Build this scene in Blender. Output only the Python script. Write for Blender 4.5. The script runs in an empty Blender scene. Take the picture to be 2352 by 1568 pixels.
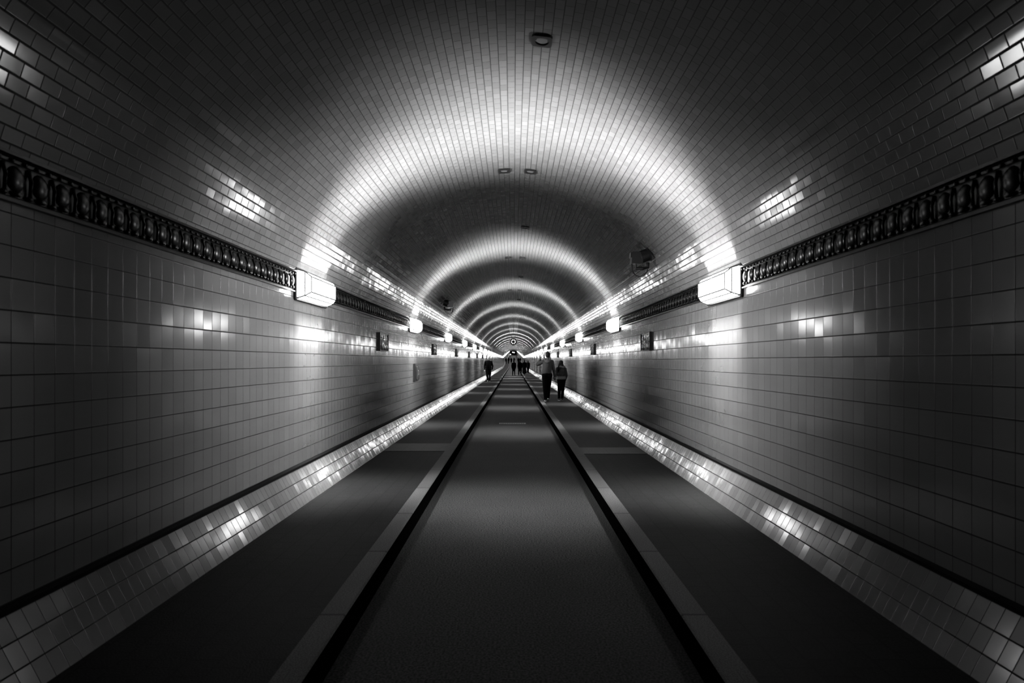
import bpy, bmesh, math, random
from mathutils import Vector, Matrix

# ------------------------------------------------------------------ camera, world, exposure
FPX = 1400.0                       # focal length in pixels of the 2352 px wide frame
VPX, VPY = 1179.0, 829.0           # vanishing point of the level stretch of the tunnel
EYE = 1.45
sc = bpy.context.scene
C = sc.collection
cam_d = bpy.data.cameras.new('camera')
cam = bpy.data.objects.new('camera', cam_d); C.objects.link(cam)
cam.location = (0, 0, EYE); cam.rotation_euler = (math.pi/2, 0, 0)
cam_d.sensor_width = 36.0
cam_d.lens = FPX/2352*36.0
cam_d.shift_x = -(VPX-1176)/2352
cam_d.shift_y = (VPY-784)/2352
cam_d.clip_start = 0.05; cam_d.clip_end = 1000
cam_d.dof.use_dof = True; cam_d.dof.focus_distance = 14.0; cam_d.dof.aperture_fstop = 3.2
sc.camera = cam
w = bpy.data.worlds.new('world'); sc.world = w; w.use_nodes = True
w.node_tree.nodes['Background'].inputs['Color'].default_value = (0, 0, 0, 1)
w.node_tree.nodes['Background'].inputs['Strength'].default_value = 0.0
vs = sc.view_settings
vs.view_transform = 'Standard'; vs.look = 'None'; vs.gamma = 1.0; vs.use_curve_mapping = False
vs.exposure = 0.0
sc.cycles.max_bounces = 6; sc.cycles.diffuse_bounces = 3; sc.cycles.glossy_bounces = 3
sc.cycles.sample_clamp_indirect = 4.0

# ------------------------------------------------------------------ light levels
GLOW = 26.0                        # radiance of the lamp glass
P_UP, P_CROWN, P_DOWN, P_LANE, P_ACROSS = 16.0, 112.0, 42.0, 25.0, 130.0    # watts of the tubes' beams
SPREAD = math.radians(58); SPREAD_WIDE = math.radians(72)

S = 0.885                          # the upper wall, lamps and vault were measured at a unit scale and sit at this one
WALLX, CROWN = 2.30, 4.03
PAVE, LANE, KERB_IN, KERB_OUT = 2.10, -0.15, 0.95, 1.10
END = 345.0
Y0 = -7.0
rnd = random.Random(7)
def rise(y): return 0.0 if y <= 130 else 0.022*(y-130)
def up(x, y, z):
    """measured point of the upper tunnel -> world"""
    return Vector((x*S, y*S, EYE+(z-EYE)*S+rise(y*S)))
HALF = [(2.285, 2.40), (2.225, 2.585), (2.131, 2.865), (2.022, 3.03), (1.875, 3.205), (1.675, 3.40), (1.42, 3.592), (1.155, 3.740), (.80, 3.885), (.40, 3.992), (0, 4.03)]
def spline(P, n=8):
    out = []
    for i in range(len(P)-1):
        p0 = P[i-1] if i else (2*P[0][0]-P[1][0], 2*P[0][1]-P[1][1]); p1, p2 = P[i], P[i+1]; p3 = P[i+2] if i+2 < len(P) else (2*p2[0]-p1[0], p1[1])
        if i+2 >= len(P): p3 = (-P[-2][0], P[-2][1])
        for k in range(n):
            t = k/n
            out.append(tuple(.5*(2*p1[a]+(p2[a]-p0[a])*t+(2*p0[a]-5*p1[a]+4*p2[a]-p3[a])*t*t+(3*p1[a]-p0[a]-3*p2[a]+p3[a])*t**3) for a in (0, 1)))
    return out+[P[-1]]
VH = spline(HALF)
def vaultz(x):
    x = abs(x)
    for (x0, z0), (x1, z1) in zip(VH, VH[1:]):
        if x1 <= x <= x0: return z0+(z1-z0)*(x0-x)/max(1e-9, x0-x1)
    return VH[0][1]
STATIONS = [Y0, 130.0, 131.0, END]
def pix(px, py, d): return Vector(((px-VPX)*d/FPX, d, EYE+(VPY-py)*d/FPX))

# ------------------------------------------------------------------ tags and linking
def tag(o, label=None, cat=None, group=None, kind=None):
    if label: o['label'] = label
    if cat: o['category'] = cat
    if group: o['group'] = group
    if kind: o['kind'] = kind
    return o
def link(name, me, mat=None, parent=None):
    o = bpy.data.objects.new(name, me); C.objects.link(o)
    if mat: me.materials.append(mat)
    if parent: o.parent = parent
    return o
def obj(name, bm, mat, parent=None, smooth=False):
    me = bpy.data.meshes.new(name); bm.to_mesh(me); bm.free()
    if smooth:
        for p in me.polygons: p.use_smooth = True
    return link(name, me, mat, parent)
def empty(name, loc=(0, 0, 0), rz=0):
    o = bpy.data.objects.new(name, None); C.objects.link(o)
    o.location = loc; o.rotation_euler = (0, 0, rz); o.empty_display_size = .1
    return o
def copy_tree(o, parent=None):
    c = o.copy(); C.objects.link(c); c.parent = parent
    for ch in list(o.children): copy_tree(ch, c)
    return c

# ------------------------------------------------------------------ shapes
def add_box(bm, lo, hi, mtx=None):
    vs_ = [bm.verts.new((x, y, z)) for x in (lo[0], hi[0]) for y in (lo[1], hi[1]) for z in (lo[2], hi[2])]
    for f in ((0,1,3,2),(4,6,7,5),(0,4,5,1),(2,3,7,6),(0,2,6,4),(1,5,7,3)): bm.faces.new([vs_[i] for i in f])
    if mtx: bmesh.ops.transform(bm, matrix=mtx, verts=vs_)
    return vs_
def add_tube(bm, pts, r, n=8, closed=False):
    pts = [Vector(p) for p in pts]; rings = []
    for i, p in enumerate(pts):
        if closed: t = pts[(i+1) % len(pts)]-pts[i-1]
        else: t = pts[min(i+1, len(pts)-1)]-pts[max(i-1, 0)]
        t.normalize(); q = t.to_track_quat('Z', 'Y')
        rr = r[i] if isinstance(r, (list, tuple)) else r
        rings.append([bm.verts.new(p+q @ Vector((rr*math.cos(a), rr*math.sin(a), 0))) for a in [2*math.pi*k/n for k in range(n)]])
    m = len(rings)
    # keep the rings from twisting
    for i in range(m if closed else m-1):
        A, B = rings[i], rings[(i+1) % m]
        best = min(range(n), key=lambda s: (A[0].co-B[s].co).length)
        for k in range(n): bm.faces.new((A[k], A[(k+1) % n], B[(k+1+best) % n], B[(k+best) % n]))
    if not closed: bm.faces.new(rings[0][::-1]); bm.faces.new(rings[-1])
BALLS = {}
def unit_ball(seg, rg):
    if (seg, rg) not in BALLS:
        vs_ = [(0, 0, 1)]+[(math.sin(math.pi*j/rg)*math.cos(2*math.pi*i/seg), math.sin(math.pi*j/rg)*math.sin(2*math.pi*i/seg), math.cos(math.pi*j/rg)) for j in range(1, rg) for i in range(seg)]+[(0, 0, -1)]
        fs = [(0, 1+i, 1+(i+1) % seg) for i in range(seg)]
        for j in range(rg-2):
            for i in range(seg):
                p, q = 1+j*seg+i, 1+j*seg+(i+1) % seg; fs.append((p, p+seg, q+seg, q))
        n = len(vs_)-1; o_ = 1+(rg-2)*seg
        fs += [(n, o_+(i+1) % seg, o_+i) for i in range(seg)]
        BALLS[(seg, rg)] = (vs_, fs)
    return BALLS[(seg, rg)]
def add_ball(bm, c, r, seg=10, rg=7, mtx=None):
    if not isinstance(r, (tuple, list)): r = (r, r, r)
    vs_, fs = unit_ball(seg, rg)
    V = [bm.verts.new((c[0]+x*r[0], c[1]+y*r[1], c[2]+z*r[2])) for x, y, z in vs_]
    for f in fs: bm.faces.new([V[i] for i in f])
def add_disc(bm, c, axis, r1, r2, depth, n=24):
    # closed truncated cone from c along axis
    v = bmesh.ops.create_cone(bm, cap_ends=True, cap_tris=False, segments=n, radius1=r1, radius2=r2, depth=depth)['verts']
    q = Vector(axis).normalized().to_track_quat('Z', 'Y').to_matrix().to_4x4()
    bmesh.ops.transform(bm, matrix=Matrix.Translation(Vector(c)+Vector(axis).normalized()*depth/2) @ q, verts=v)
def strip(profile, name, mat, smooth=True, stations=STATIONS, kind='structure', v0=0.0, flip=False):
    """extrude a cross-section [(x, z), ...] along the tunnel; UV in metres"""
    bm = bmesh.new(); uv = bm.loops.layers.uv.new('UVMap')
    L = [v0]
    for a, b in zip(profile, profile[1:]): L.append(L[-1]+math.hypot(b[0]-a[0], b[1]-a[1]))
    G = [[bm.verts.new((x, y, z+rise(y))) for x, z in profile] for y in stations]
    for i in range(len(stations)-1):
        for j in range(len(profile)-1):
            q = [(i, j), (i+1, j), (i+1, j+1), (i, j+1)]
            if flip: q = q[::-1]
            f = bm.faces.new([G[a][b] for a, b in q])
            for lp, (a, b) in zip(f.loops, q): lp[uv].uv = (stations[a], L[b])
    o = obj(name, bm, mat, smooth=smooth)
    if kind: o['kind'] = kind
    return o

# ------------------------------------------------------------------ materials
def new_mat(name):
    m = bpy.data.materials.new(name); m.use_nodes = True
    nt = m.node_tree; b = nt.nodes['Principled BSDF']
    return m, nt, b
def g(v): return (v, v, v*1.015, 1)
def simple(name, v, rough=.5, metal=0.0, spec=.5, noise=0.0, scale=30, bump=0.0):
    m, nt, b = new_mat(name)
    b.inputs['Base Color'].default_value = g(v); b.inputs['Roughness'].default_value = rough
    b.inputs['Metallic'].default_value = metal; b.inputs['Specular IOR Level'].default_value = spec
    if noise or bump:
        tc = nt.nodes.new('ShaderNodeTexCoord'); n = nt.nodes.new('ShaderNodeTexNoise')
        n.inputs['Scale'].default_value = scale; n.inputs['Detail'].default_value = 4
        nt.links.new(tc.outputs['Object'], n.inputs['Vector'])
        if noise:
            mr = nt.nodes.new('ShaderNodeMapRange')
            mr.inputs['From Min'].default_value = .3; mr.inputs['From Max'].default_value = .7
            mr.inputs['To Min'].default_value = v*(1-noise); mr.inputs['To Max'].default_value = v*(1+noise)
            nt.links.new(n.outputs['Fac'], mr.inputs['Value'])
            nt.links.new(mr.outputs['Result'], b.inputs['Base Color'])
        if bump:
            bp = nt.nodes.new('ShaderNodeBump'); bp.inputs['Strength'].default_value = bump; bp.inputs['Distance'].default_value = .01
            nt.links.new(n.outputs['Fac'], bp.inputs['Height']); nt.links.new(bp.outputs['Normal'], b.inputs['Normal'])
    return m
def emit(name, s, v=1.0):
    m, nt, b = new_mat(name)
    b.inputs['Base Color'].default_value = g(.8); b.inputs['Roughness'].default_value = .3
    b.inputs['Emission Color'].default_value = (v, v, v, 1); b.inputs['Emission Strength'].default_value = s
    return m
def tiles(name, tw, th, offset, base, vary, grout, gw, rough, tilt, spec=.5, wave=.15, grime=0.0, v_off=0.0):
    """glazed tiles: every tile has its own tone and its own slight tilt, sunk joints between"""
    m, nt, b = new_mat(name)
    N = nt.nodes.new; K = nt.links.new
    def mth(op, a, c=None, d=None):
        n = N('ShaderNodeMath'); n.operation = op
        for i, x in enumerate((a, c, d)):
            if x is None: continue
            if isinstance(x, (int, float)): n.inputs[i].default_value = x
            else: K(x, n.inputs[i])
        return n.outputs[0]
    uv = N('ShaderNodeUVMap'); sp = N('ShaderNodeSeparateXYZ'); K(uv.outputs['UV'], sp.inputs[0])
    vv = mth('DIVIDE', mth('ADD', sp.outputs['Y'], 10*th-v_off), th); row = mth('FLOOR', vv)
    sh = mth('MULTIPLY', mth('FLOORED_MODULO', row, 2.0), offset)
    uu = mth('ADD', mth('DIVIDE', sp.outputs['X'], tw), sh); col = mth('FLOOR', uu)
    fu = mth('SUBTRACT', uu, col); fv = mth('SUBTRACT', vv, row)
    du = mth('MULTIPLY', mth('MINIMUM', fu, mth('SUBTRACT', 1.0, fu)), tw)
    dv = mth('MULTIPLY', mth('MINIMUM', fv, mth('SUBTRACT', 1.0, fv)), th)
    def ramp(x, lo, hi):
        r = N('ShaderNodeMapRange'); r.interpolation_type = 'SMOOTHSTEP'
        r.inputs['From Min'].default_value = lo; r.inputs['From Max'].default_value = hi
        K(x, r.inputs['Value']); return r.outputs['Result']
    mask = mth('MULTIPLY', ramp(du, gw*.3, gw*.75), ramp(dv, gw*.5, gw*1.2))
    cell = N('ShaderNodeCombineXYZ'); K(col, cell.inputs[0]); K(row, cell.inputs[1])
    wn = N('ShaderNodeTexWhiteNoise'); wn.noise_dimensions = '3D'; K(cell.outputs[0], wn.inputs['Vector'])
    # large soft unevenness of the wall's own tone
    tone = mth('MULTIPLY', base, mth('ADD', 1.0-vary/2, mth('MULTIPLY', wn.outputs['Value'], vary)))
    if grime:
        gn = N('ShaderNodeTexNoise'); gn.inputs['Scale'].default_value = 1.3; gn.inputs['Detail'].default_value = 5
        gm = N('ShaderNodeMapping'); gm.inputs['Scale'].default_value = (.5, 2, 1); K(uv.outputs['UV'], gm.inputs['Vector']); K(gm.outputs[0], gn.inputs['Vector'])
        tone = mth('MULTIPLY', tone, mth('ADD', 1.0-grime, mth('MULTIPLY', gn.outputs['Fac'], grime)))
    colr = mth('ADD', mth('MULTIPLY', tone, mask), mth('MULTIPLY', grout, mth('SUBTRACT', 1.0, mask)))
    K(colr, b.inputs['Base Color'])
    rg = mth('ADD', mth('MULTIPLY', mask, rough-.7), .7); K(rg, b.inputs['Roughness'])
    K(mth('ADD', mth('MULTIPLY', mask, spec-.05), .05), b.inputs['Specular IOR Level'])
    # tilt of each tile
    ge = N('ShaderNodeNewGeometry')
    sb = N('ShaderNodeVectorMath'); sb.operation = 'SUBTRACT'; K(wn.outputs['Color'], sb.inputs[0]); sb.inputs[1].default_value = (.5, .5, .5)
    scl = N('ShaderNodeVectorMath'); scl.operation = 'SCALE'; K(sb.outputs[0], scl.inputs[0]); scl.inputs['Scale'].default_value = tilt
    ad = N('ShaderNodeVectorMath'); ad.operation = 'ADD'; K(ge.outputs['Normal'], ad.inputs[0]); K(scl.outputs[0], ad.inputs[1])
    nm = N('ShaderNodeVectorMath'); nm.operation = 'NORMALIZE'; K(ad.outputs[0], nm.inputs[0])
    wv = N('ShaderNodeTexNoise'); wv.inputs['Scale'].default_value = 14; wv.inputs['Detail'].default_value = 2; K(uv.outputs['UV'], wv.inputs['Vector'])
    h = mth('ADD', mask, mth('MULTIPLY', wv.outputs['Fac'], wave))
    bp = N('ShaderNodeBump'); bp.inputs['Strength'].default_value = .4; bp.inputs['Distance'].default_value = .0012
    K(h, bp.inputs['Height']); K(nm.outputs[0], bp.inputs['Normal']); K(bp.outputs['Normal'], b.inputs['Normal'])
    return m
def speckle(name, lo, hi, scale, rough, slab=None):
    m, nt, b = new_mat(name)
    N = nt.nodes.new; K = nt.links.new
    uv = N('ShaderNodeUVMap')
    n = N('ShaderNodeTexNoise'); n.inputs['Scale'].default_value = scale; n.inputs['Detail'].default_value = 3; K(uv.outputs['UV'], n.inputs['Vector'])
    mr = N('ShaderNodeMapRange'); mr.inputs['From Min'].default_value = .35; mr.inputs['From Max'].default_value = .68
    mr.inputs['To Min'].default_value = lo; mr.inputs['To Max'].default_value = hi; K(n.outputs['Fac'], mr.inputs['Value'])
    big = N('ShaderNodeTexNoise'); big.inputs['Scale'].default_value = 1.1; big.inputs['Detail'].default_value = 5; K(uv.outputs['UV'], big.inputs['Vector'])
    mu = N('ShaderNodeMath'); mu.operation = 'MULTIPLY_ADD'; K(big.outputs['Fac'], mu.inputs[0]); mu.inputs[1].default_value = .9; mu.inputs[2].default_value = .55
    cl = N('ShaderNodeMath'); cl.operation = 'MULTIPLY'; K(mr.outputs['Result'], cl.inputs[0]); K(mu.outputs[0], cl.inputs[1])
    out = cl.outputs[0]
    if slab:
        br = N('ShaderNodeTexBrick'); br.offset = slab[2]; br.inputs['Scale'].default_value = 1.0
        br.inputs['Brick Width'].default_value = slab[0]; br.inputs['Row Height'].default_value = slab[1]; br.inputs['Mortar Size'].default_value = slab[3]
        br.inputs['Color1'].default_value = (1, 1, 1, 1); br.inputs['Color2'].default_value = (.75, .75, .75, 1); br.inputs['Mortar'].default_value = (.25, .25, .25, 1)
        K(uv.outputs['UV'], br.inputs['Vector'])
        m2 = N('ShaderNodeMath'); m2.operation = 'MULTIPLY'; K(out, m2.inputs[0]); K(br.outputs['Color'], m2.inputs[1]); out = m2.outputs[0]
    K(out, b.inputs['Base Color'])
    b.inputs['Roughness'].default_value = rough; b.inputs['Specular IOR Level'].default_value = .08
    bp = N('ShaderNodeBump'); bp.inputs['Strength'].default_value = .5; bp.inputs['Distance'].default_value = .004
    K(n.outputs['Fac'], bp.inputs['Height']); K(bp.outputs['Normal'], b.inputs['Normal'])
    return m

M = {}
M['vault'] = tiles('vault_tiles', .115, .0715, .5, .10, .18, .032, .0062, .12, .024)
M['wall'] = tiles('wall_tiles_left', .133, .148, 0, .10, .10, .012, .0045, .14, .026, grime=.35, v_off=1.534-.345)
M['wall_r'] = tiles('wall_tiles_right', .133, .150, 0, .10, .10, .012, .0045, .14, .026, grime=.35, v_off=1.480-.345)
M['skirt'] = tiles('skirting_tiles', .085, .1187, 0, .07, .25, .008, .0045, .13, .032)
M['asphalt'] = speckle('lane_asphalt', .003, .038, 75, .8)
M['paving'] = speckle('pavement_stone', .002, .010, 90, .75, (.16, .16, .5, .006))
M['kerb'] = speckle('granite_kerb', .025, .075, 120, .7, (1.15, 5.0, 0, .012))
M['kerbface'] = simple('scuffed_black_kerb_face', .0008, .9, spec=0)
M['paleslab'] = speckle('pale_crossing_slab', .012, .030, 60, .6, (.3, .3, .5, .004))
M['black'] = simple('black_edge', .002, .9, spec=.05)
M['frieze'] = simple('dark_glazed_ceramic', .003, .3, noise=.6, scale=25, spec=.22)
M['iron'] = simple('dark_lamp_metal', .02, .4, .6)
M['blackmetal'] = simple('black_painted_metal', .006, .45)
M['relief'] = simple('glazed_relief', .10, .18, noise=.8, scale=18, spec=.7)
M['grey'] = simple('grey_metal', .18, .4, .4)
M['lens'] = simple('pale_glass_lens', .10, .25)
M['glass'] = emit('lit_lamp_glass', GLOW)
M['spark'] = emit('small_lit_lens', 2.5)
M['endwall'] = simple('plain_end_wall', .35, .6)
M['void'] = simple('dark_opening', .003, .9, spec=0)
M['skin'] = simple('skin', .045, .6, spec=.2)
M['hair_black'] = simple('black_hair', .002, .6, spec=.1)
M['hair_white'] = simple('white_hair', .16, .6)
M['hoodie'] = simple('grey_hoodie_cloth', .020, .9, spec=.1, noise=.25, scale=60, bump=.3)
M['hoodcloth'] = simple('lighter_hood_cloth', .034, .9, spec=.1, noise=.3, scale=50)
M['puffer'] = simple('dark_quilted_cloth', .010, .7, spec=.2, noise=.4, scale=40)
M['palecloth'] = simple('pale_grey_knit', .08, .9, spec=.1, noise=.2, scale=80)
M['jeans'] = simple('black_trouser_cloth', .0015, .9, spec=0)
M['dark'] = simple('black_coat_cloth', .0015, .9, spec=0)
M['shoe'] = simple('black_shoe', .01, .5)
M['sole'] = simple('white_shoe_sole', .30, .6)
M['bag'] = simple('grey_bag_cloth', .22, .8)

# ------------------------------------------------------------------ tunnel shell
zs, zf0, zf1 = .345, 2.17, 2.41      # wall foot, frieze bottom and top
prof_r = [(WALLX, zs), (WALLX, 1.2), (WALLX, zf0+.03)]
tag(strip(prof_r, 'wall_right', M['wall_r'], smooth=False, flip=False), 'right tunnel wall of large glossy pale tiles below the dark frieze')
tag(strip([(-x, z) for x, z in prof_r], 'wall_left', M['wall'], smooth=False, flip=True), 'left tunnel wall of large glossy pale tiles below the dark frieze')
back = [(WALLX, zf0+.03), (2.30, 2.33), VH[0]]
vault = VH+[(-x, z) for x, z in VH[-2::-1]]
tag(strip(vault, 'ceiling', M['vault']), 'arched tunnel vault of small pale tiles in long rows')
for s, nm in ((1, 'trim_1'), (-1, 'trim_2')):
    tag(strip([(s*x, z) for x, z in back], nm, M['black'], flip=s < 0), 'dark backing strip behind the %s frieze' % ('right' if s > 0 else 'left'))
for s, nm in ((1, 'baseboard_right'), (-1, 'baseboard_left')):
    tag(strip([(s*PAVE, 0), (s*2.268, .315)], nm, M['skirt'], flip=s < 0), 'sloping skirting of glossy white tiles along the %s pavement' % ('right' if s > 0 else 'left'))
for s, nm in ((1, 'trim_3'), (-1, 'trim_4')):
    tag(strip([(s*2.280, .312), (s*2.262, .318), (s*2.262, .338), (s*2.275, .347), (s*(WALLX+.01), .347)], nm, M['black'], smooth=False, flip=s < 0),
        'black ledge line above the %s skirting tiles' % ('right' if s > 0 else 'left'))
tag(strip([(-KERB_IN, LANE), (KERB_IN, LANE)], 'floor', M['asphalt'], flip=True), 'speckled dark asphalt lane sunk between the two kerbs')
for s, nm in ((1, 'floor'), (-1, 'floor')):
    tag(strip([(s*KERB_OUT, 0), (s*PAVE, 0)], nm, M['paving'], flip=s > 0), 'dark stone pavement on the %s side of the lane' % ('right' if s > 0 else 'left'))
for s, nm in ((1, 'trim_5'), (-1, 'trim_6')):
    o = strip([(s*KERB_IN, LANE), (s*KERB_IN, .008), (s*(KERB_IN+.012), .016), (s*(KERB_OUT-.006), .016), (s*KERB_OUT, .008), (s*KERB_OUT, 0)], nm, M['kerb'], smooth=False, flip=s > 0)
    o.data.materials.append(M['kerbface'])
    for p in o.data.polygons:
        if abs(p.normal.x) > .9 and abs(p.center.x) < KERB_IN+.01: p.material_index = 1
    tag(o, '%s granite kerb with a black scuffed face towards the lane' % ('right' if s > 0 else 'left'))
# the far end of the tube
def end_wall():
    bm = bmesh.new()
    pts = [(2.35, -.2), (2.35, 2.4)]+vault[1:-1]+[(-2.35, 2.4), (-2.35, -.2)]
    z0 = rise(END)
    bm.faces.new([bm.verts.new((x, END-.01, z+z0)) for x, z in pts])
    o = obj('wall_back', bm, M['endwall']); o['kind'] = 'structure'; o['label'] = 'grey wall closing the far end of the tunnel'
    bm = bmesh.new()
    n = 16
    pr = [(-2.0, 0.0), (2.0, 0.0)]+[(2.0*math.cos(math.pi*i/n), 2.0+.85*math.sin(math.pi*i/n)) for i in range(n+1)]
    f = bm.faces.new([bm.verts.new((x, END-.05, z+z0)) for x, z in pr])
    r = bmesh.ops.extrude_face_region(bm, geom=[f])
    bmesh.ops.translate(bm, vec=(0, -.25, 0), verts=[v for v in r['geom'] if isinstance(v, bmesh.types.BMVert)])
    o = obj('door_1', bm, M['void']); o['kind'] = 'structure'; o['label'] = 'black arched portal at the far end of the tunnel'
end_wall()

# pale slabs and plates in the ground
def slab(name, label, x0, x1, y0, y1, z, mat, cat='slab', group=None, h=.006):
    bm = bmesh.new(); uv = bm.loops.layers.uv.new('UVMap')
    add_box(bm, (x0, y0, z-.002), (x1, y1, z+h))
    bmesh.ops.recalc_face_normals(bm, faces=bm.faces)
    for f in bm.faces:
        for lp in f.loops: lp[uv].uv = (lp.vert.co.y, lp.vert.co.x)
    return tag(obj(name, bm, mat), label, cat, group)
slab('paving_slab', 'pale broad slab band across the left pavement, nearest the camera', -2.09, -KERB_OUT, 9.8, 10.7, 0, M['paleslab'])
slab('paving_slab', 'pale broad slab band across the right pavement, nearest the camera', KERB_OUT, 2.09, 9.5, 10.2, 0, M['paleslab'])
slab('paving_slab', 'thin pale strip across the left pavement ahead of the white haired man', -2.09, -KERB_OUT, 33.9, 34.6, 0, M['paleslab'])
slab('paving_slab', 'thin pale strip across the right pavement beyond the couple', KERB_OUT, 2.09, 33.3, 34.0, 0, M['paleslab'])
def drain():
    root = empty('drain_cover', (-.02, 15.6, LANE)); tag(root, 'narrow slotted metal drain cover set across the asphalt lane', 'drain cover')
    bm = bmesh.new()
    for a in ((-.34, -.14, .34, -.115), (-.34, .115, .34, .14), (-.34, -.14, -.315, .14), (.315, -.14, .34, .14)):
        add_box(bm, (a[0], a[1], -.004), (a[2], a[3], .008))
    obj('frame', bm, M['grey'], root)
    bm = bmesh.new()
    for i in range(14): add_box(bm, (-.3+i*.045, -.115, -.004), (-.275+i*.045, .115, .005))
    obj('grate', bm, M['grey'], root)
drain()

# ------------------------------------------------------------------ ornate dark frieze between the lamps
LAMP_L, LAMP_R, STEP, PL = 7.8, 7.47, 7.9, 1.2
def frieze(side, name, c0):
    bm = bmesh.new(); rise = lambda y: 0.0      # built at the measured scale, mapped to the world at the end
    END_ = END/S
    def seg(y0, y1, near):
        rr = rise((y0+y1)/2) - rise(y0)
        def X(d): return side*(d)
        def bar(d, z0, z1, dep):   # moulding running along the tunnel; d = distance from axis of its face
            vs_ = []
            for y in (y0, y1):
                for x, z in ((d+dep, z0), (d, z0+.006), (d, z1-.006), (d+dep, z1)):
                    vs_.append(bm.verts.new((side*x, y, z+rise(y))))
            a, b = vs_[:4], vs_[4:]
            for i in range(3):
                q = (a[i], b[i], b[i+1], a[i+1]); bm.faces.new(q if side < 0 else q[::-1])
            bm.faces.new(a if side > 0 else a[::-1]); bm.faces.new(b if side < 0 else b[::-1])
        bar(2.592, 2.27, 2.52, .13)
        bar(2.562, 2.500, 2.530, .12); bar(2.575, 2.468, 2.494, .08)
        bar(2.572, 2.262, 2.288, .12); bar(2.580, 2.292, 2.304, .06)
        n = int((y1-y0)/.165)
        for i in range(n):
            y = y0+(i+.5)*(y1-y0)/n; zr = rise(y)
            if near:
                add_ball(bm, (side*2.602, y, 2.395+zr), (.036, .064, .072), 12, 8)
                add_tube(bm, [(side*2.588, y-.082, 2.465+zr), (side*2.572, y-.082, 2.40+zr), (side*2.578, y-.082, 2.325+zr)], .010, 5)
                add_ball(bm, (side*2.578, y, 2.318+zr), (.014, .030, .018), 8, 5)
                add_ball(bm, (side*2.580, y-.082, 2.312+zr), (.014, .022, .014), 8, 5)
                for k in (-1, 1): add_ball(bm, (side*2.570, y+k*.041, 2.481+zr), (.010, .016, .011), 6, 4)
            else:
                add_box(bm, (min(side*2.568, side*2.6), y-.058, 2.33+zr), (max(side*2.568, side*2.6), y+.058, 2.46+zr))
    y = Y0
    k = 0
    while y < END_:
        c = c0+STEP*k
        y1 = min(c-PL/2+.02, END_)
        if y1 > y: seg(y, y1, y < 44)
        y = c+PL/2-.02; k += 1
    for v in bm.verts: v.co = up(*v.co)
    bmesh.ops.recalc_face_normals(bm, faces=bm.faces)
    o = obj(name, bm, M['frieze'])
    for p in o.data.polygons: p.use_smooth = len(p.vertices) == 4 and p.area < .0012 or len(p.vertices) == 3
    o['kind'] = 'structure'
    return o
tag(frieze(1, 'trim_7', LAMP_R), 'ornate dark glazed frieze with rounded pods along the right wall')
tag(frieze(-1, 'trim_8', LAMP_L), 'ornate dark glazed frieze with rounded pods along the left wall')

# ------------------------------------------------------------------ box lamps on the frieze (built with +X into the tunnel)
def lamp_parts(root):
    bm = bmesh.new()                                  # back plate with rounded corners
    def rrect(x, hy, hz, r, z0=0.0):
        out = []
        for cy, cz_, a0 in ((hy-r, hz-r, 0), (-hy+r, hz-r, 1), (-hy+r, -hz+r, 2), (hy-r, -hz+r, 3)):
            for i in range(5):
                a = (a0+i/4)*math.pi/2
                out.append(bm.verts.new((x, cy+r*math.cos(a), z0+cz_+r*math.sin(a))))
        return out
    rings = [rrect(-.09, .60, .198, .03), rrect(-.006, .60, .198, .03), rrect(.004, .592, .190, .026), rrect(.004, .578, .176, .018), rrect(-.004, .574, .172, .016)]
    for a, b in zip(rings, rings[1:]):
        for i in range(len(a)): bm.faces.new((a[i], a[(i+1) % 20], b[(i+1) % 20], b[i]))
    bm.faces.new(rings[-1])
    bmesh.ops.recalc_face_normals(bm, faces=bm.faces)
    obj('back_plate', bm, M['iron'], root)
    # glass body: base rectangle, straight wall, bevelled crown
    P = [(.0, .572, .170, 0), (.090, .560, .1425, .0025), (.146, .495, .092, 0)]
    bm = bmesh.new(); Q = []
    for x, hy, hz, z0 in P: Q.append([bm.verts.new((x, sy*hy, z0+sz*hz)) for sy, sz in ((-1, -1), (1, -1), (1, 1), (-1, 1))])
    for a, b in zip(Q, Q[1:]):
        for i in range(4): bm.faces.new((a[i], a[(i+1) % 4], b[(i+1) % 4], b[i]))
    bm.faces.new(Q[-1])
    bmesh.ops.recalc_face_normals(bm, faces=bm.faces)
    co = [[v.co.copy() for v in q] for q in Q]
    glass = obj('lamp_glass', bm, M['glass'], root)
    bm = bmesh.new()
    for q in co[1:]:
        for i in range(4): add_tube(bm, [q[i], q[(i+1) % 4]], .0085, 6)
    for a, b in zip(co, co[1:]):
        for i in range(4): add_tube(bm, [a[i], b[i]], .008, 6)
    for i in range(4): add_tube(bm, [co[0][i]+Vector((.004, 0, 0)), co[0][(i+1) % 4]+Vector((.004, 0, 0))], .004, 6)
    bmesh.ops.recalc_face_normals(bm, faces=bm.faces)
    obj('glazing_bar', bm, M['blackmetal'], root)
def beam(name, power, ly, lx, loc, direction, spread):
    d = bpy.data.lights.new(name, 'AREA'); d.shape = 'RECTANGLE'; d.size = lx; d.size_y = ly
    d.energy = power; d.spread = spread; d.color = (1, 1, 1)
    return d, Vector(loc), Vector(direction).normalized()
BEAMS = [beam('tube_beam_across', P_ACROSS, 1.0, .12, (.150, 0, 0), (1, 0, -.14), math.radians(68)),
         beam('tube_beam_up', P_UP, 1.0, .05, (.06, 0, .175), (.10, 0, 1), SPREAD),
         beam('tube_beam_crown', P_CROWN, 1.0, .08, (.115, 0, .145), (1, 0, .95), SPREAD_WIDE),
         beam('tube_beam_down', P_DOWN, 1.0, .05, (.06, 0, -.175), (.06, 0, -1), SPREAD),
         beam('tube_beam_lane', P_LANE, 1.0, .08, (.115, 0, -.145), (1, 0, -1.15), SPREAD)]
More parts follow.
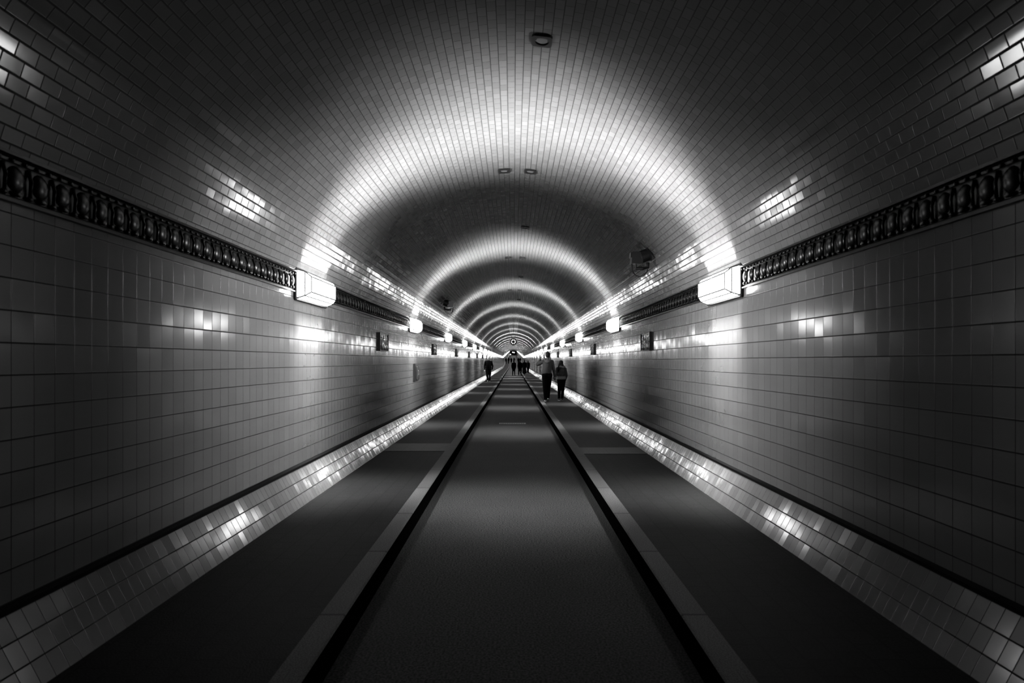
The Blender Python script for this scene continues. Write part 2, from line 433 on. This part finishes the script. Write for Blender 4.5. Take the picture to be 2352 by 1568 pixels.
FAR = [beam('tube_beam_far_up', (P_CROWN+P_UP)*2.4, 1.0, .1, (.115, 0, .145), (.8, 0, 1), math.radians(60)),
       beam('tube_beam_far_down', P_LANE+P_DOWN+P_ACROSS*.8, 1.0, .1, (.115, 0, -.145), (1, 0, -.6), math.radians(66))]
def add_beams(root, far):
    for d, loc, v in (FAR if far else BEAMS):
        o = bpy.data.objects.new('tube_light', d); C.objects.link(o); o.parent = root
        o.location = loc
        z = -v; y = Vector((0, 1, 0)); x = y.cross(z).normalized(); y = z.cross(x)
        o.rotation_euler = Matrix((x, y, z)).transposed().to_euler()
lamp0 = empty('box_lamp'); lamp_parts(lamp0)
ORD = ['nearest', 'second', 'third', 'fourth', 'fifth', 'sixth', 'seventh', 'eighth', 'ninth', 'tenth']
first = True
for side, c0, nm in ((-1, LAMP_L, 'left'), (1, LAMP_R, 'right')):
    k = 0
    while (c0+STEP*k)*S < END-2:
        y = c0+STEP*k
        r = lamp0 if first else copy_tree(lamp0)
        first = False
        r.location = up(side*2.566, y, 2.369); r.scale = (S, S, S); y = r.location.y
        r.rotation_euler = (math.atan(.022) if y > 130 else 0, 0, 0)
        if side > 0:
            r.rotation_euler = (-math.atan(.022) if y > 130 else 0, 0, math.pi)
        if k == 0: lab = 'largest lit box lamp with dark glazing bars, nearest on the %s wall' % nm
        elif k < 10: lab = '%s lit box lamp from the camera along the %s wall frieze' % (ORD[k], nm)
        else: lab = 'tiny distant lit box lamp far down the %s wall, beyond the tenth' % nm
        tag(r, lab, 'lamp', 'lit box lamps along the %s wall' % nm)
        k += 1
# the tubes' light is added after copying so that far lamps get fewer beams
for r in [o for o in C.objects if o.type == 'EMPTY' and o.name.startswith('box_lamp')]:
    y = r.location.y
    if y < 55: add_beams(r, False)
    else: add_beams(r, True)

# ------------------------------------------------------------------ relief plaques on the walls
def make_plaque(seed):
    rd = random.Random(seed)
    root = empty('relief_plaque')
    bm = bmesh.new()
    for a in ((-.40, -.18, .40, -.163), (-.40, .163, .40, .18), (-.40, -.163, -.385, .163), (.385, -.163, .40, .163)):
        add_box(bm, (-.06, a[0], a[1]), (.012, a[2], a[3]))
    bmesh.ops.recalc_face_normals(bm, faces=bm.faces)
    obj('frame', bm, M['blackmetal'], root)
    bm = bmesh.new()
    nx, nz = 44, 22
    blobs = []
    for cx in (-.2, .02, .22):                       # upright leaping forms with round bases
        sx = rd.uniform(-.05, .05)
        for t in range(7):
            blobs.append((cx+sx*t/6+.03*math.sin(t*.9+seed), -.10+.21*t/6, .055-.005*t))
        blobs.append((cx+.04, -.11, .05))
    for _ in range(14): blobs.append((rd.uniform(-.36, .36), rd.uniform(-.15, -.05), rd.uniform(.018, .03)))
    V = []
    for i in range(nx+1):
        for j in range(nz+1):
            y = -.386+.772*i/nx; z = -.164+.328*j/nz
            h = 0
            for bx, bz, br in blobs:
                q = 1-((y-bx)**2+(z-bz)**2)/(br*br*1.4)
                if q > 0: h = max(h, br*.75*math.sqrt(q))
            V.append(bm.verts.new((-.004+h*.8+.004*math.sin(40*y+seed)*math.cos(55*z), y, z)))
    for i in range(nx):
        for j in range(nz):
            bm.faces.new((V[i*(nz+1)+j], V[(i+1)*(nz+1)+j], V[(i+1)*(nz+1)+j+1], V[i*(nz+1)+j+1]))
    obj('relief', bm, M['relief'], root, smooth=True)
    return root
protos = {}
for side, y0, nm in ((-1, 12.1, 'left'), (1, 11.85, 'right')):
    for k in range(17):
        y = y0+STEP*k
        key = (side, k % 3)
        if key not in protos: protos[key] = r = make_plaque(k*3+side+5)
        else: r = copy_tree(protos[key])
        z = 1.826
        r.location = up(side*2.568, y, z); r.scale = (S, S, S)
        r.rotation_euler = (0, 0, math.pi if side > 0 else 0)
        if k == 0: lab = 'largest dark glazed relief plaque with rearing figures on the %s wall, nearest the camera' % nm
        elif k < 8: lab = '%s dark relief plaque from the camera on the %s wall, under the lamp line' % (ORD[k], nm)
        else: lab = 'tiny far dark relief plaque on the %s wall beyond the eighth' % nm
        tag(r, lab, 'relief plaque', 'dark relief plaques on the %s wall' % nm)

# ------------------------------------------------------------------ unlit square downlights in the crown
def make_down():
    root = empty('ceiling_downlight')
    bm = bmesh.new()
    n = 24; sq = []; ci = []
    hw = .092
    for i in range(n):
        a = 2*math.pi*(i+.5)/n; c, s = math.cos(a), math.sin(a); m = hw/max(abs(c), abs(s))
        sq.append((c*m, s*m)); ci.append((c*.064, s*.064))
    R1 = [bm.verts.new((x, y, .03)) for x, y in sq]; R2 = [bm.verts.new((x, y, -.022)) for x, y in sq]
    R3 = [bm.verts.new((x, y, -.022)) for x, y in ci]; R4 = [bm.verts.new((x, y, -.004)) for x, y in ci]
    for A, B in ((R1, R2), (R2, R3), (R3, R4)):
        for i in range(n): bm.faces.new((A[i], A[(i+1) % n], B[(i+1) % n], B[i]))
    bmesh.ops.recalc_face_normals(bm, faces=bm.faces)
    obj('frame', bm, M['blackmetal'], root)
    bm = bmesh.new(); add_disc(bm, (0, 0, -.012), (0, 0, 1), .052, .064, .02)
    obj('lens', bm, M['lens'], root)
    return root
d0 = make_down(); used = False
spots = [(5.5, .26), (9.3, -.14), (9.3, .26), (13.2, .26), (17.1, -.14), (17.1, .26), (21.0, .26), (24.9, -.14), (24.9, .26), (28.8, .26)]
labs = ['single square black framed downlight in the vault, nearest the camera', 'left downlight of the nearest pair in the lit ring of the vault',
        'right downlight of the nearest pair in the lit ring of the vault', 'single downlight between the first and second pairs in the vault',
        'left downlight of the second, smaller pair in the vault', 'right downlight of the second, smaller pair in the vault',
        'single faint downlight just beyond the second pair in the vault', 'left downlight of the third, tiny pair in the vault',
        'right downlight of the third, tiny pair in the vault', 'farthest faint single downlight in the vault']
for (y, x), lab in zip(spots, labs):
    r = copy_tree(d0) if used else d0; used = True
    x *= S; y *= S; r.scale = (S, S, S)
    r.location = (x, y, vaultz(x)); r.rotation_euler = (0, math.atan2(vaultz(x-.05)-vaultz(x+.05), .1), 0)
    tag(r, lab, 'downlight', 'square downlights along the crown of the vault')

# ------------------------------------------------------------------ spotlights on the vault
def make_spot(body_mat, name_label, loc, mirror):
    """black stage-type spotlight with drum, box hood and hanging cable loops; local X points to tunnel axis"""
    root = empty('spotlight', loc)
    s = mirror
    def P(x, y, z): return (s*x, y, z)
    bm = bmesh.new()
    add_box(bm, (-.012, -.09, -.10), (.012, .09, .10), Matrix.Translation((s*.0, 0, 0)) @ Matrix.Rotation(-s*.62, 4, 'Y'))
    add_tube(bm, [P(0, 0, 0), P(-.07, 0, -.05)], .022, 10)
    bmesh.ops.recalc_face_normals(bm, faces=bm.faces)
    obj('wall_bracket', bm, M['blackmetal'], root)
    bm = bmesh.new()
    ax = Vector((-s*.82, -.10, -.35)).normalized()
    c = Vector(P(-.055, -.02, -.015))
    add_disc(bm, c, ax, .105, .105, .13, 28); add_disc(bm, c-ax*.014, ax, .118, .118, .02, 28); add_disc(bm, c+ax*.12, ax, .09, .08, .03, 28)
    obj('lamp_drum', bm, M['blackmetal'], root)
    bm = bmesh.new()
    mt = Matrix.Translation(P(-.235, -.03, -.075)) @ Matrix.Rotation(s*.06, 4, 'Y')
    add_box(bm, (-.095, -.08, -.095), (.095, .08, .095), mt)
    add_box(bm, (-.115 if s > 0 else .095, -.07, -.01), (-.095 if s > 0 else .115, .07, .085), mt)
    add_box(bm, (-.102, -.086, -.105), (.06, .086, -.095), mt)
    bmesh.ops.bevel(bm, geom=bm.edges[:], offset=.006, segments=2, affect='EDGES')
    obj('hood', bm, body_mat, root)
    bm = bmesh.new()
    add_tube(bm, [P(-.245, -.02, -.245), P(-.14, -.02, -.25), P(-.05, -.01, -.22), P(-.045, 0, -.15)], [.026, .03, .032, .03], 12)
    add_tube(bm, [P(-.245, -.02, -.17), P(-.245, -.02, -.27)], .011, 8)
    obj('ballast', bm, M['blackmetal'], root)
    bm = bmesh.new()
    pts = [P(-.317, -.02, -.16), P(-.312, -.02, -.24)]
    for i in range(13):
        a = math.pi+math.pi*i/12; pts.append(P(-.18+.128*math.cos(a), -.02, -.235+.145*math.sin(a)))
    pts.append(P(-.055, -.01, -.15)); add_tube(bm, pts, .0075, 8)
    add_tube(bm, [P(-.317, -.02, -.16), P(-.305, -.02, -.29), P(-.262, -.02, -.35)], [.014, .017, .008], 8)
    obj('cable', bm, M['blackmetal'], root)
    bm = bmesh.new(); q = Matrix.Rotation(s*-.60, 3, 'Y')
    pts = [Vector(P(-.145, -.02, .135))+q @ Vector((.034*math.cos(a), 0, .085*math.sin(a))) for a in [2*math.pi*i/18 for i in range(18)]]
    pts = [Vector(P(-.145, -.02, .105))+Matrix.Rotation(-s*.62, 3, 'Y') @ Vector((.034*math.cos(a), 0, .085*math.sin(a))) for a in [2*math.pi*i/18 for i in range(18)]]
    add_tube(bm, pts, .0065, 8, closed=True)
    obj('safety_loop', bm, M['blackmetal'], root)
    root.scale = (S, S, S)
    tag(root, name_label, 'spotlight')
    return root
make_spot(M['blackmetal'], 'black spotlight with hanging cable loop on the right of the vault', (2.285*S, 10.15*S, vaultz(2.285*S)), 1)
make_spot(M['grey'], 'smaller grey fronted spotlight with cable loop on the left of the vault', (-2.22*S, 19.3*S, vaultz(2.22*S)), -1)

# ------------------------------------------------------------------ call box on the left wall
def call_box():
    root = empty('wall_box', (-WALLX+.03*S, 16.05*S, EYE+(1.15-EYE)*S)); root.scale = (S, S, S); tag(root, 'tall narrow dark edged box on the left wall, low beyond the first plaque', 'wall box')
    bm = bmesh.new(); add_box(bm, (-.03, -.24, -.235), (.03, .24, .235)); bmesh.ops.bevel(bm, geom=bm.edges[:], offset=.008, segments=2, affect='EDGES')
    obj('housing', bm, M['blackmetal'], root)
    bm = bmesh.new(); add_box(bm, (.02, -.17, -.20), (.075, .20, .17)); bmesh.ops.bevel(bm, geom=bm.edges[:], offset=.02, segments=3, affect='EDGES')
    obj('door', bm, M['iron'], root)
    bm = bmesh.new(); add_tube(bm, [(.075, -.12, -.06), (.095, -.12, -.05), (.095, -.12, .05), (.075, -.12, .06)], .007, 8)
    obj('handle', bm, M['grey'], root)
call_box()

# ------------------------------------------------------------------ round signal under the crown
def round_signal():
    d = 62.0; c = pix(1179.2, 784.6, d); rr = 7.6*d/FPX
    root = empty('round_signal', c); tag(root, 'round black disc with a ring of eight bright spots hanging under the crown', 'signal')
    bm = bmesh.new()
    add_disc(bm, (0, -.05, 0), (0, 1, 0), rr*.9, rr, .05, 40); add_disc(bm, (0, 0, 0), (0, 1, 0), rr, rr*.95, .18, 40)
    obj('housing', bm, M['blackmetal'], root)
    bm = bmesh.new()
    pts = [Vector((rr*math.cos(a), -.05, rr*math.sin(a))) for a in [2*math.pi*i/40 for i in range(40)]]
    add_tube(bm, pts, .022, 8, closed=True); obj('rim', bm, M['iron'], root)
    for i in range(8):
        a = 2*math.pi*(i+.5)/8
        bm = bmesh.new(); add_disc(bm, (.58*rr*math.cos(a), -.048, .58*rr*math.sin(a)), (0, -1, 0), .045, .035, .02, 14)
        obj('bright_spot', bm, M['spark'], root)
    top = CROWN-c.z
    for s in (-1, 1):
        bm = bmesh.new(); add_tube(bm, [(s*.2, .06, rr*.85), (s*.2, .06, top)], .02, 8); obj('hanger', bm, M['blackmetal'], root)
round_signal()
for x, z, lab in ((-.3, 6.45, 'left of the two tiny lights over the far black portal'), (.5, 6.3, 'right of the two tiny lights over the far black portal'), (-1.6, 5.2, 'lowest tiny light at the left edge of the far black portal')):
    bm = bmesh.new(); add_disc(bm, (0, 0, 0), (0, -1, 0), .30, .26, .12, 16)
    o = obj('portal_light', bm, M['spark']); o.location = (x, END-.3, z); tag(o, lab, 'light', 'tiny lights at the far portal')

# ------------------------------------------------------------------ people
def cap(bm, a, b, ra, rb, n=14, flat=1.0, fdir=None):
    """tapered capsule; flat squeezes it front to back (y)"""
    a, b = Vector(a), Vector(b); d = b-a
    k = max(2, int(d.length/(min(ra, rb)*.6))+1)
    for i in range(k+1):
        t = i/k; add_ball(bm, a.lerp(b, t), (ra+(rb-ra)*t, (ra+(rb-ra)*t)*flat, ra+(rb-ra)*t), n, 9)
BAKE = bpy.data.scenes.new('workbench')          # a spare scene in which bodies are fused, removed at the end
def fuse(name, bm, mat, parent, voxel, smooth=4):
    me = bpy.data.meshes.new(name); bm.to_mesh(me); bm.free()
    o = bpy.data.objects.new(name, me); BAKE.collection.objects.link(o)
    md = o.modifiers.new('r', 'REMESH'); md.mode = 'VOXEL'; md.voxel_size = voxel; md.use_smooth_shade = True
    sm = o.modifiers.new('s', 'SMOOTH'); sm.iterations = smooth; sm.factor = .5
    BAKE.view_layers[0].update()
    with bpy.context.temp_override(scene=BAKE, view_layer=BAKE.view_layers[0]): dg = bpy.context.evaluated_depsgraph_get()
    me2 = bpy.data.meshes.new_from_object(o.evaluated_get(dg)); me2.name = name
    BAKE.collection.objects.unlink(o); C.objects.link(o)
    o.modifiers.clear(); o.data = me2; bpy.data.meshes.remove(me)
    me2.materials.clear(); me2.materials.append(mat)
    for p in me2.polygons: p.use_smooth = True
    o.parent = parent
    return o
def hand(bm, wrist, direction, palm_n, curl, side, k=1.0):
    """palm, four unequal curling fingers and a thumb from the side of the palm"""
    d = Vector(direction).normalized(); n = Vector(palm_n); n = (n-d*n.dot(d)).normalized(); u = d.cross(n).normalized()*side
    w_ = Vector(wrist)
    for t in (0, .35, .7, 1):
        for s in (-1, -.35, .35, 1): add_ball(bm, w_+d*(.02+.065*t)*k+u*s*.026*k*(.75+.25*t), (.0135*k,)*3, 8, 6)
    for i, (off, ln) in enumerate(((.033, .070), (.011, .080), (-.011, .075), (-.032, .058))):
        p = w_+d*.088*k+u*off*k; dd = d.copy()
        for j in range(3):
            ang = curl*(.6+.5*j)
            dd = (d*math.cos(ang)+n*math.sin(ang)).normalized()
            q = p+dd*ln*k*(.42, .32, .26)[j]
            cap(bm, p, q, (.0098-.0008*j)*k, (.009-.0008*j)*k, 8); p = q
    p = w_+d*.03*k+u*.030*k
    for j, (ln, a) in enumerate(((.038, .7), (.030, .45), (.024, .25))):
        q = p+(d*math.cos(a)+u*math.sin(a)+n*curl*.45).normalized()*ln*k
        cap(bm, p, q, (.0125-.0015*j)*k, (.011-.0015*j)*k, 8); p = q
def head(bm, c, h, face, k=1.0):
    """c = centre of skull, h = head height, face = +1 looks along +y, -1 towards the camera"""
    c = Vector(c); f = face
    add_ball(bm, c+Vector((0, -.008*f, .018)), (h*.335, h*.40, h*.39), 18, 14)
    add_ball(bm, c+Vector((0, .022*f, -.045)), (h*.265, h*.29, h*.33), 16, 12)
    add_ball(bm, c+Vector((0, .055*f, -.092)), (h*.13, h*.12, h*.10), 12, 8)          # chin
    cap(bm, c+Vector((0, .088*f, .012)), c+Vector((0, .108*f, -.022)), .010, .015, 8)    # nose
    for s in (-1, 1):
        add_ball(bm, c+Vector((s*h*.335, -.002*f, -.012)), (.010, .017, .030), 8, 8)   # ears
        add_ball(bm, c+Vector((s*.032, .084*f, .022)), (.020, .010, .006), 8, 6)        # brow
        add_ball(bm, c+Vector((s*.040, .070*f, -.026)), (.022, .016, .018), 8, 6)       # cheek
        add_ball(bm, c+Vector((s*.031, .082*f, .004)), (.0125, .010, .0085), 8, 6)      # eye
    add_ball(bm, c+Vector((0, .092*f, -.056)), (.025, .010, .005), 8, 6); add_ball(bm, c+Vector((0, .090*f, -.066)), (.020, .011, .006), 8, 6)
def shoe(parent, ankle, face, k=1.0, mat=None, heel_up=0.0):
    a = Vector(ankle); bm = bmesh.new(); f = face
    cap(bm, a+Vector((0, -.015*f, -.035)), a+Vector((0, .05*f, -.045)), .044*k, .042*k, 12)
    cap(bm, a+Vector((0, .05*f, -.045)), a+Vector((0, .15*f, -.055)), .042*k, .034*k, 12)
    for v in bm.verts: v.co.z = max(v.co.z, a.z-.082)
    o = fuse('shoe', bm, mat or M['shoe'], parent, .008*max(k, 1), 2)
    bm = bmesh.new(); n = 20; lo = []; hi = []
    for i in range(n):
        t = 2*math.pi*i/n; x = .047*math.cos(t); y = .062+.125*math.sin(t)
        lo.append(bm.verts.new((a.x+x, a.y+y*f, a.z-.098))); hi.append(bm.verts.new((a.x+x*.97, a.y+y*f*.98, a.z-.072)))
    bm.faces.new(lo[::-1]); bm.faces.new(hi)
    for i in range(n): bm.faces.new((lo[i], lo[(i+1) % n], hi[(i+1) % n], hi[i]))
    bmesh.ops.recalc_face_normals(bm, faces=bm.faces)
    s = obj('sole', bm, M['shoe'] if mat else M['sole'], o)
    if heel_up:
        for q in (o,):
            piv = Matrix.Translation(a+Vector((0, .1*f, -.09))) @ Matrix.Rotation(-heel_up*f, 4, 'X') @ Matrix.Translation(-(a+Vector((0, .1*f, -.09))))
            q.data.transform(piv); s.data.transform(piv)
    return o
def add_all(parts): pass
def person(loc, label, J, face=1, top=None, top_name='jacket', legs=None, legs_name='trousers', hair=None, vox=.012, group=None,
           shoulder_w=None, girth=1.0, long_hair=None, skirt=None, coat=None, hood=False, hem=None, curl=.6, hem_mat=None, ridges=False, bag=None, hands=(1, 1)):
    """J: joints relative to loc: head, neck, shL, shR, elL, elR, haL, haR, hip, hipL, hipR, knL, knR, anL, anR"""
    root = empty('person', loc); tag(root, label, 'person', group)
    V_ = {k: Vector(v) for k, v in J.items() if isinstance(v, tuple)}
    hh = J.get('hh', .235) if isinstance(J.get('hh', .235), float) else .235
    # body: one continuous surface
    bm = bmesh.new()
    head(bm, V_['head'], hh, face)
    cap(bm, V_['head']+Vector((0, -.01*face, -.07)), V_['neck'], .052*girth, .058*girth)
    chest = V_['neck'].lerp(V_['hip'], .32); waist = V_['neck'].lerp(V_['hip'], .68)
    for a, b, r0, r1 in ((V_['neck'], chest, .07, .105), (chest, waist, .105, .095), (waist, V_['hip'], .095, .11)): cap(bm, a, b, r0*girth, r1*girth)
    for s in 'LR':
        cap(bm, V_['neck'], V_['sh'+s], .055*girth, .052*girth); cap(bm, V_['sh'+s], V_['el'+s], .046*girth, .036*girth); cap(bm, V_['el'+s], V_['ha'+s], .036*girth, .025*girth)
        cap(bm, V_['hip'], V_['hip'+s], .095*girth, .085*girth); cap(bm, V_['hip'+s], V_['kn'+s], .08*girth, .052*girth); cap(bm, V_['kn'+s], V_['an'+s], .052*girth, .036*girth)
        cap(bm, V_['an'+s], V_['an'+s]+Vector((0, .12*face, -.05)), .036, .028)
        d = (V_['ha'+s]-V_['el'+s]).normalized()
        d2 = J.get('hd'+s); d = Vector(d2) if d2 else d
        sd = 1 if s == 'L' else -1
        hand(bm, V_['ha'+s], d, J.get('pn'+s, (0, face, 0)), curl, J.get('ts'+s, sd*face))
    fuse('body', bm, M['skin'], root, min(vox, .0085) if vox < .014 else vox, 2)
    # top garment
    bm = bmesh.new(); gg = girth
    nb = V_['neck']+Vector((0, 0, -.01))
    for s in 'LR':
        cap(bm, nb, V_['sh'+s], .066*gg, .066*gg); cap(bm, V_['sh'+s], V_['el'+s], .066*gg, .054*gg)
        cap(bm, V_['el'+s], V_['el'+s].lerp(V_['ha'+s], .96), .054*gg, .038*gg)
    W = (V_['shL']-V_['shR']).length/2
    for i in range(13):
        t = i/12; c = V_['neck'].lerp(V_['hip'], t*J.get('toplen', 1.0))
        wd = W*(.85+.15*math.sin(min(1, t*3)*math.pi/2))*(1-.20*math.sin(t*math.pi)*(.9 if t < .8 else .6))+.035
        if t < .12: wd *= .78
        wd *= 1-.13*t*t
        dp = (.115+.02*math.sin(t*math.pi))*gg
        bulge = (1.0+.05*math.cos(i*math.pi)) if ridges else 1
        add_ball(bm, c, (wd*bulge, dp*bulge, .075), 22, 12)
    if coat:
        for i in range(14):
            t = i/13; z = V_['hip'].z+(coat-V_['hip'].z)*t
            add_ball(bm, (V_['hip'].x, V_['hip'].y, z+.04), (.175+.05*t, .125+.04*t, .06), 22, 10)
    fuse(top_name, bm, top, root, vox)
    if hood:
        bm = bmesh.new(); c = V_['neck']+Vector((0, -.10*face, .005))
        for i in range(15):
            a = math.pi*i/14; add_ball(bm, c+Vector((.098*math.cos(a), face*(.10*(1-math.sin(a))-.035), .055-.125*math.sin(a))), (.034, .036, .036), 12, 8)
        add_ball(bm, c+Vector((0, -.012*face, -.035)), (.088, .040, .075), 14, 10)
        fuse('hood', bm, M['hoodcloth'], root, vox)
    if hem:
        z0, z1 = hem; bm = bmesh.new()
        for i in range(5):
            z = z0+(z1-z0)*i/4; add_ball(bm, (V_['hip'].x, V_['hip'].y, z), (.172*gg+.012, .132*gg+.012, .03), 22, 10)
        fuse('jacket_hem', bm, hem_mat or M['palecloth'], root, vox)['label'] = 'pale grey hem below the jacket'
    # legs
    bm = bmesh.new()
    for s in 'LR':
        cap(bm, V_['hip'], V_['hip'+s], .118*gg, .108*gg); cap(bm, V_['hip'+s], V_['kn'+s], .104*gg, .074*gg); cap(bm, V_['kn'+s], V_['an'+s]+Vector((0, 0, -.01)), .072*gg, .056*gg)
    fuse(legs_name, bm, legs, root, vox)
    # hair
    bm = bmesh.new(); c = V_['head']; f = face
    add_ball(bm, c+Vector((0, -.022*f, .034)), (hh*.365, hh*.41, hh*.385), 18, 14)
    add_ball(bm, c+Vector((0, -.045*f, -.020)), (hh*.345, hh*.28, hh*.30), 16, 12)
    if long_hair:
        for (x, y, z, r) in long_hair: add_ball(bm, c+Vector((x, y*f, z)), (r, r*.7, r*1.15), 14, 10)
    fuse('hair', bm, hair, root, vox, 2)
    for s in 'LR': shoe(root, V_['an'+s], face, heel_up=J.get('up'+s, 0), mat=M['shoe'] if top is M['dark'] else None)
    if bag:
        bx, by, bz, bs = bag
        bm = bmesh.new(); add_box(bm, (bx-bs[0], by-bs[1], bz-bs[2]), (bx+bs[0], by+bs[1], bz+bs[2])); bmesh.ops.bevel(bm, geom=bm.edges[:], offset=min(bs)*.5, segments=3, affect='EDGES')
        obj('bag', bm, M['bag'], root, smooth=True)['label'] = 'pale grey bag'
    return root

# man of the couple, seen from behind (joints in metres from the point between his feet)
man_y = 22.0
person((1.225, man_y, 0), 'tall person in grey hooded top and black trousers walking away, holding a hand',
    dict(head=(.016, .0, 1.665), neck=(.01, .0, 1.475), hh=.235,
         shL=(-.165, 0, 1.425), shR=(.175, 0, 1.425), elL=(-.345, .06, 1.325), haL=(-.235, .14, 1.515), hdL=(.15, .10, 1.0), pnL=(1, 0, 0), tsL=-1,
         elR=(.235, -.01, 1.14), haR=(.262, .06, .905), pnR=(0, 1, 0), hdR=(.12, .12, -1),
         hip=(-.02, 0, .99), hipL=(-.085, 0, .93), hipR=(.075, 0, .93), knL=(-.085, .01, .50), knR=(.055, .13, .52), anL=(-.062, -.02, .10), anR=(.045, .30, .13),
         toplen=.92, upR=.25),
    face=1, top=M['hoodie'], top_name='hooded_top', legs=M['jeans'], hair=M['hair_black'], vox=.011, hood=True, girth=1.08, curl=.75)
# the shorter one beside, long dark hair, quilted jacket
person((1.74, man_y+.35, 0), 'shorter person with long black hair and quilted jacket walking away by the skirting',
    dict(head=(.012, 0, 1.365), neck=(.02, 0, 1.215), hh=.215,
         shL=(-.125, 0, 1.165), shR=(.155, 0, 1.165), elL=(-.185, 0, .965), haL=(-.212, -.19, .875), hdL=(-.10, -.10, -1), pnL=(0, -1, 0),
         elR=(.215, .0, .93), haR=(.165, .05, .735), hdR=(-.25, .15, -1),
         hip=(.02, 0, .80), hipL=(-.04, 0, .76), hipR=(.085, 0, .76), knL=(-.05, .0, .43), knR=(.08, .06, .43), anL=(-.06, -.02, .10), anR=(.062, .09, .10),
         toplen=.84),
    face=1, top=M['puffer'], legs=M['jeans'], hair=M['hair_black'], vox=.011, girth=.93, ridges=True, hem=(.795, .875), curl=.8,
    long_hair=[(-.02, -.05, -.05, .085), (-.045, -.07, -.12, .08), (-.07, -.075, -.19, .07), (-.085, -.07, -.25, .055), (.02, -.06, -.08, .075)])
sc_ = bmesh.new()
for i in range(22):
    a_ = 2*math.pi*i/22; add_ball(sc_, (1.765+.105*math.cos(a_), man_y+.33+.10*math.sin(a_), 1.238+.012*math.cos(3*a_)), (.038, .038, .040), 10, 8)
scarf = fuse('scarf', sc_, M['palecloth'], None, .011)
scarf.parent = [o for o in C.objects if o.name.startswith('person')][1]; scarf.location = -Vector((1.74, man_y+.35, 0)); scarf['label'] = 'pale grey scarf'

# white-haired man walking towards the camera on the left pavement
person((-1.72, 42.3, 0), 'white haired person in a black jacket walking towards the camera on the left pavement',
    dict(head=(-.02, 0, 1.62), neck=(0, 0, 1.44), shL=(-.205, 0, 1.39), shR=(.205, 0, 1.39), elL=(-.275, 0, 1.12), haL=(-.27, -.08, .88), elR=(.285, 0, 1.12), haR=(.27, -.05, .88),
         hip=(0, 0, .96), hipL=(-.085, 0, .90), hipR=(.085, 0, .90), knL=(-.09, -.05, .50), knR=(.085, .03, .50), anL=(-.05, -.10, .10), anR=(.075, .10, .10), toplen=1.05, pnL=(0, -1, 0), pnR=(0, -1, 0)),
    face=-1, top=M['dark'], legs=M['jeans'], hair=M['hair_white'], vox=.012, girth=1.2)

STD = dict(head=(0, 0, 1.60), neck=(0, 0, 1.43), shL=(-.18, 0, 1.38), shR=(.18, 0, 1.38), elL=(-.23, 0, 1.12), haL=(-.22, .06, .90), elR=(.23, 0, 1.12), haR=(.22, .06, .90),
           hip=(0, 0, .95), hipL=(-.085, 0, .89), hipR=(.085, 0, .89), knL=(-.10, .02, .49), knR=(.09, .08, .49), anL=(-.12, -.06, .10), anR=(.11, .14, .10), toplen=1.1)
def crowd(x, y, label, face=1, k=1.0, base=None, stride=1.0, **kw):
    J = {}
    for key, v in STD.items():
        if isinstance(v, tuple):
            vv = [c*k for c in v]
            if key[:2] in ('kn', 'an'): vv[0] *= stride; vv[1] *= stride
            if key[:2] == 'an': vv[2] = .10
            J[key] = tuple(vv)
        else: J[key] = v
    z = (LANE if abs(x) < KERB_IN else 0)+rise(y)
    return person((x, y, z), label, J, face=face, top=M['dark'], legs=M['jeans'], hair=M['hair_black'], vox=.02, girth=1.1*k, top_name='coat', **kw)
crowd(.05, 67.7, 'person in black walking away in the middle of the lane', k=.98, coat=.72)
crowd(.74, 68.0, 'striding person in a knee length black coat beside the right kerb', k=1.0, coat=.52, stride=1.25)
crowd(1.19, 65.0, 'person in a long black robe down to the ankles on the right pavement', k=.90, coat=.14, stride=.5)
crowd(1.70, 70.5, 'short person in black at the right wall, rightmost of the dark group', k=.88, coat=.72, stride=.6)
crowd(-1.92, 160.0, 'tiny dark person at the far left wall, leftmost of the distant walkers', k=1.0, stride=.6)
crowd(-1.28, 163.0, 'tiny dark person beside the leftmost distant walker', k=1.05, stride=.6)
crowd(-.55, 170.0, 'tiny dark person in the far lane, left of its middle', k=1.0, coat=.6)
crowd(.25, 176.0, 'tiny dark person in the far lane, right of its middle', k=1.0, coat=.6)
crowd(1.35, 158.0, 'tiny dark person on the far right pavement nearest the kerb', k=1.05)
crowd(1.85, 162.0, 'tiny dark person farthest right by the distant right wall', k=1.0, coat=.5)
bpy.data.scenes.remove(BAKE)
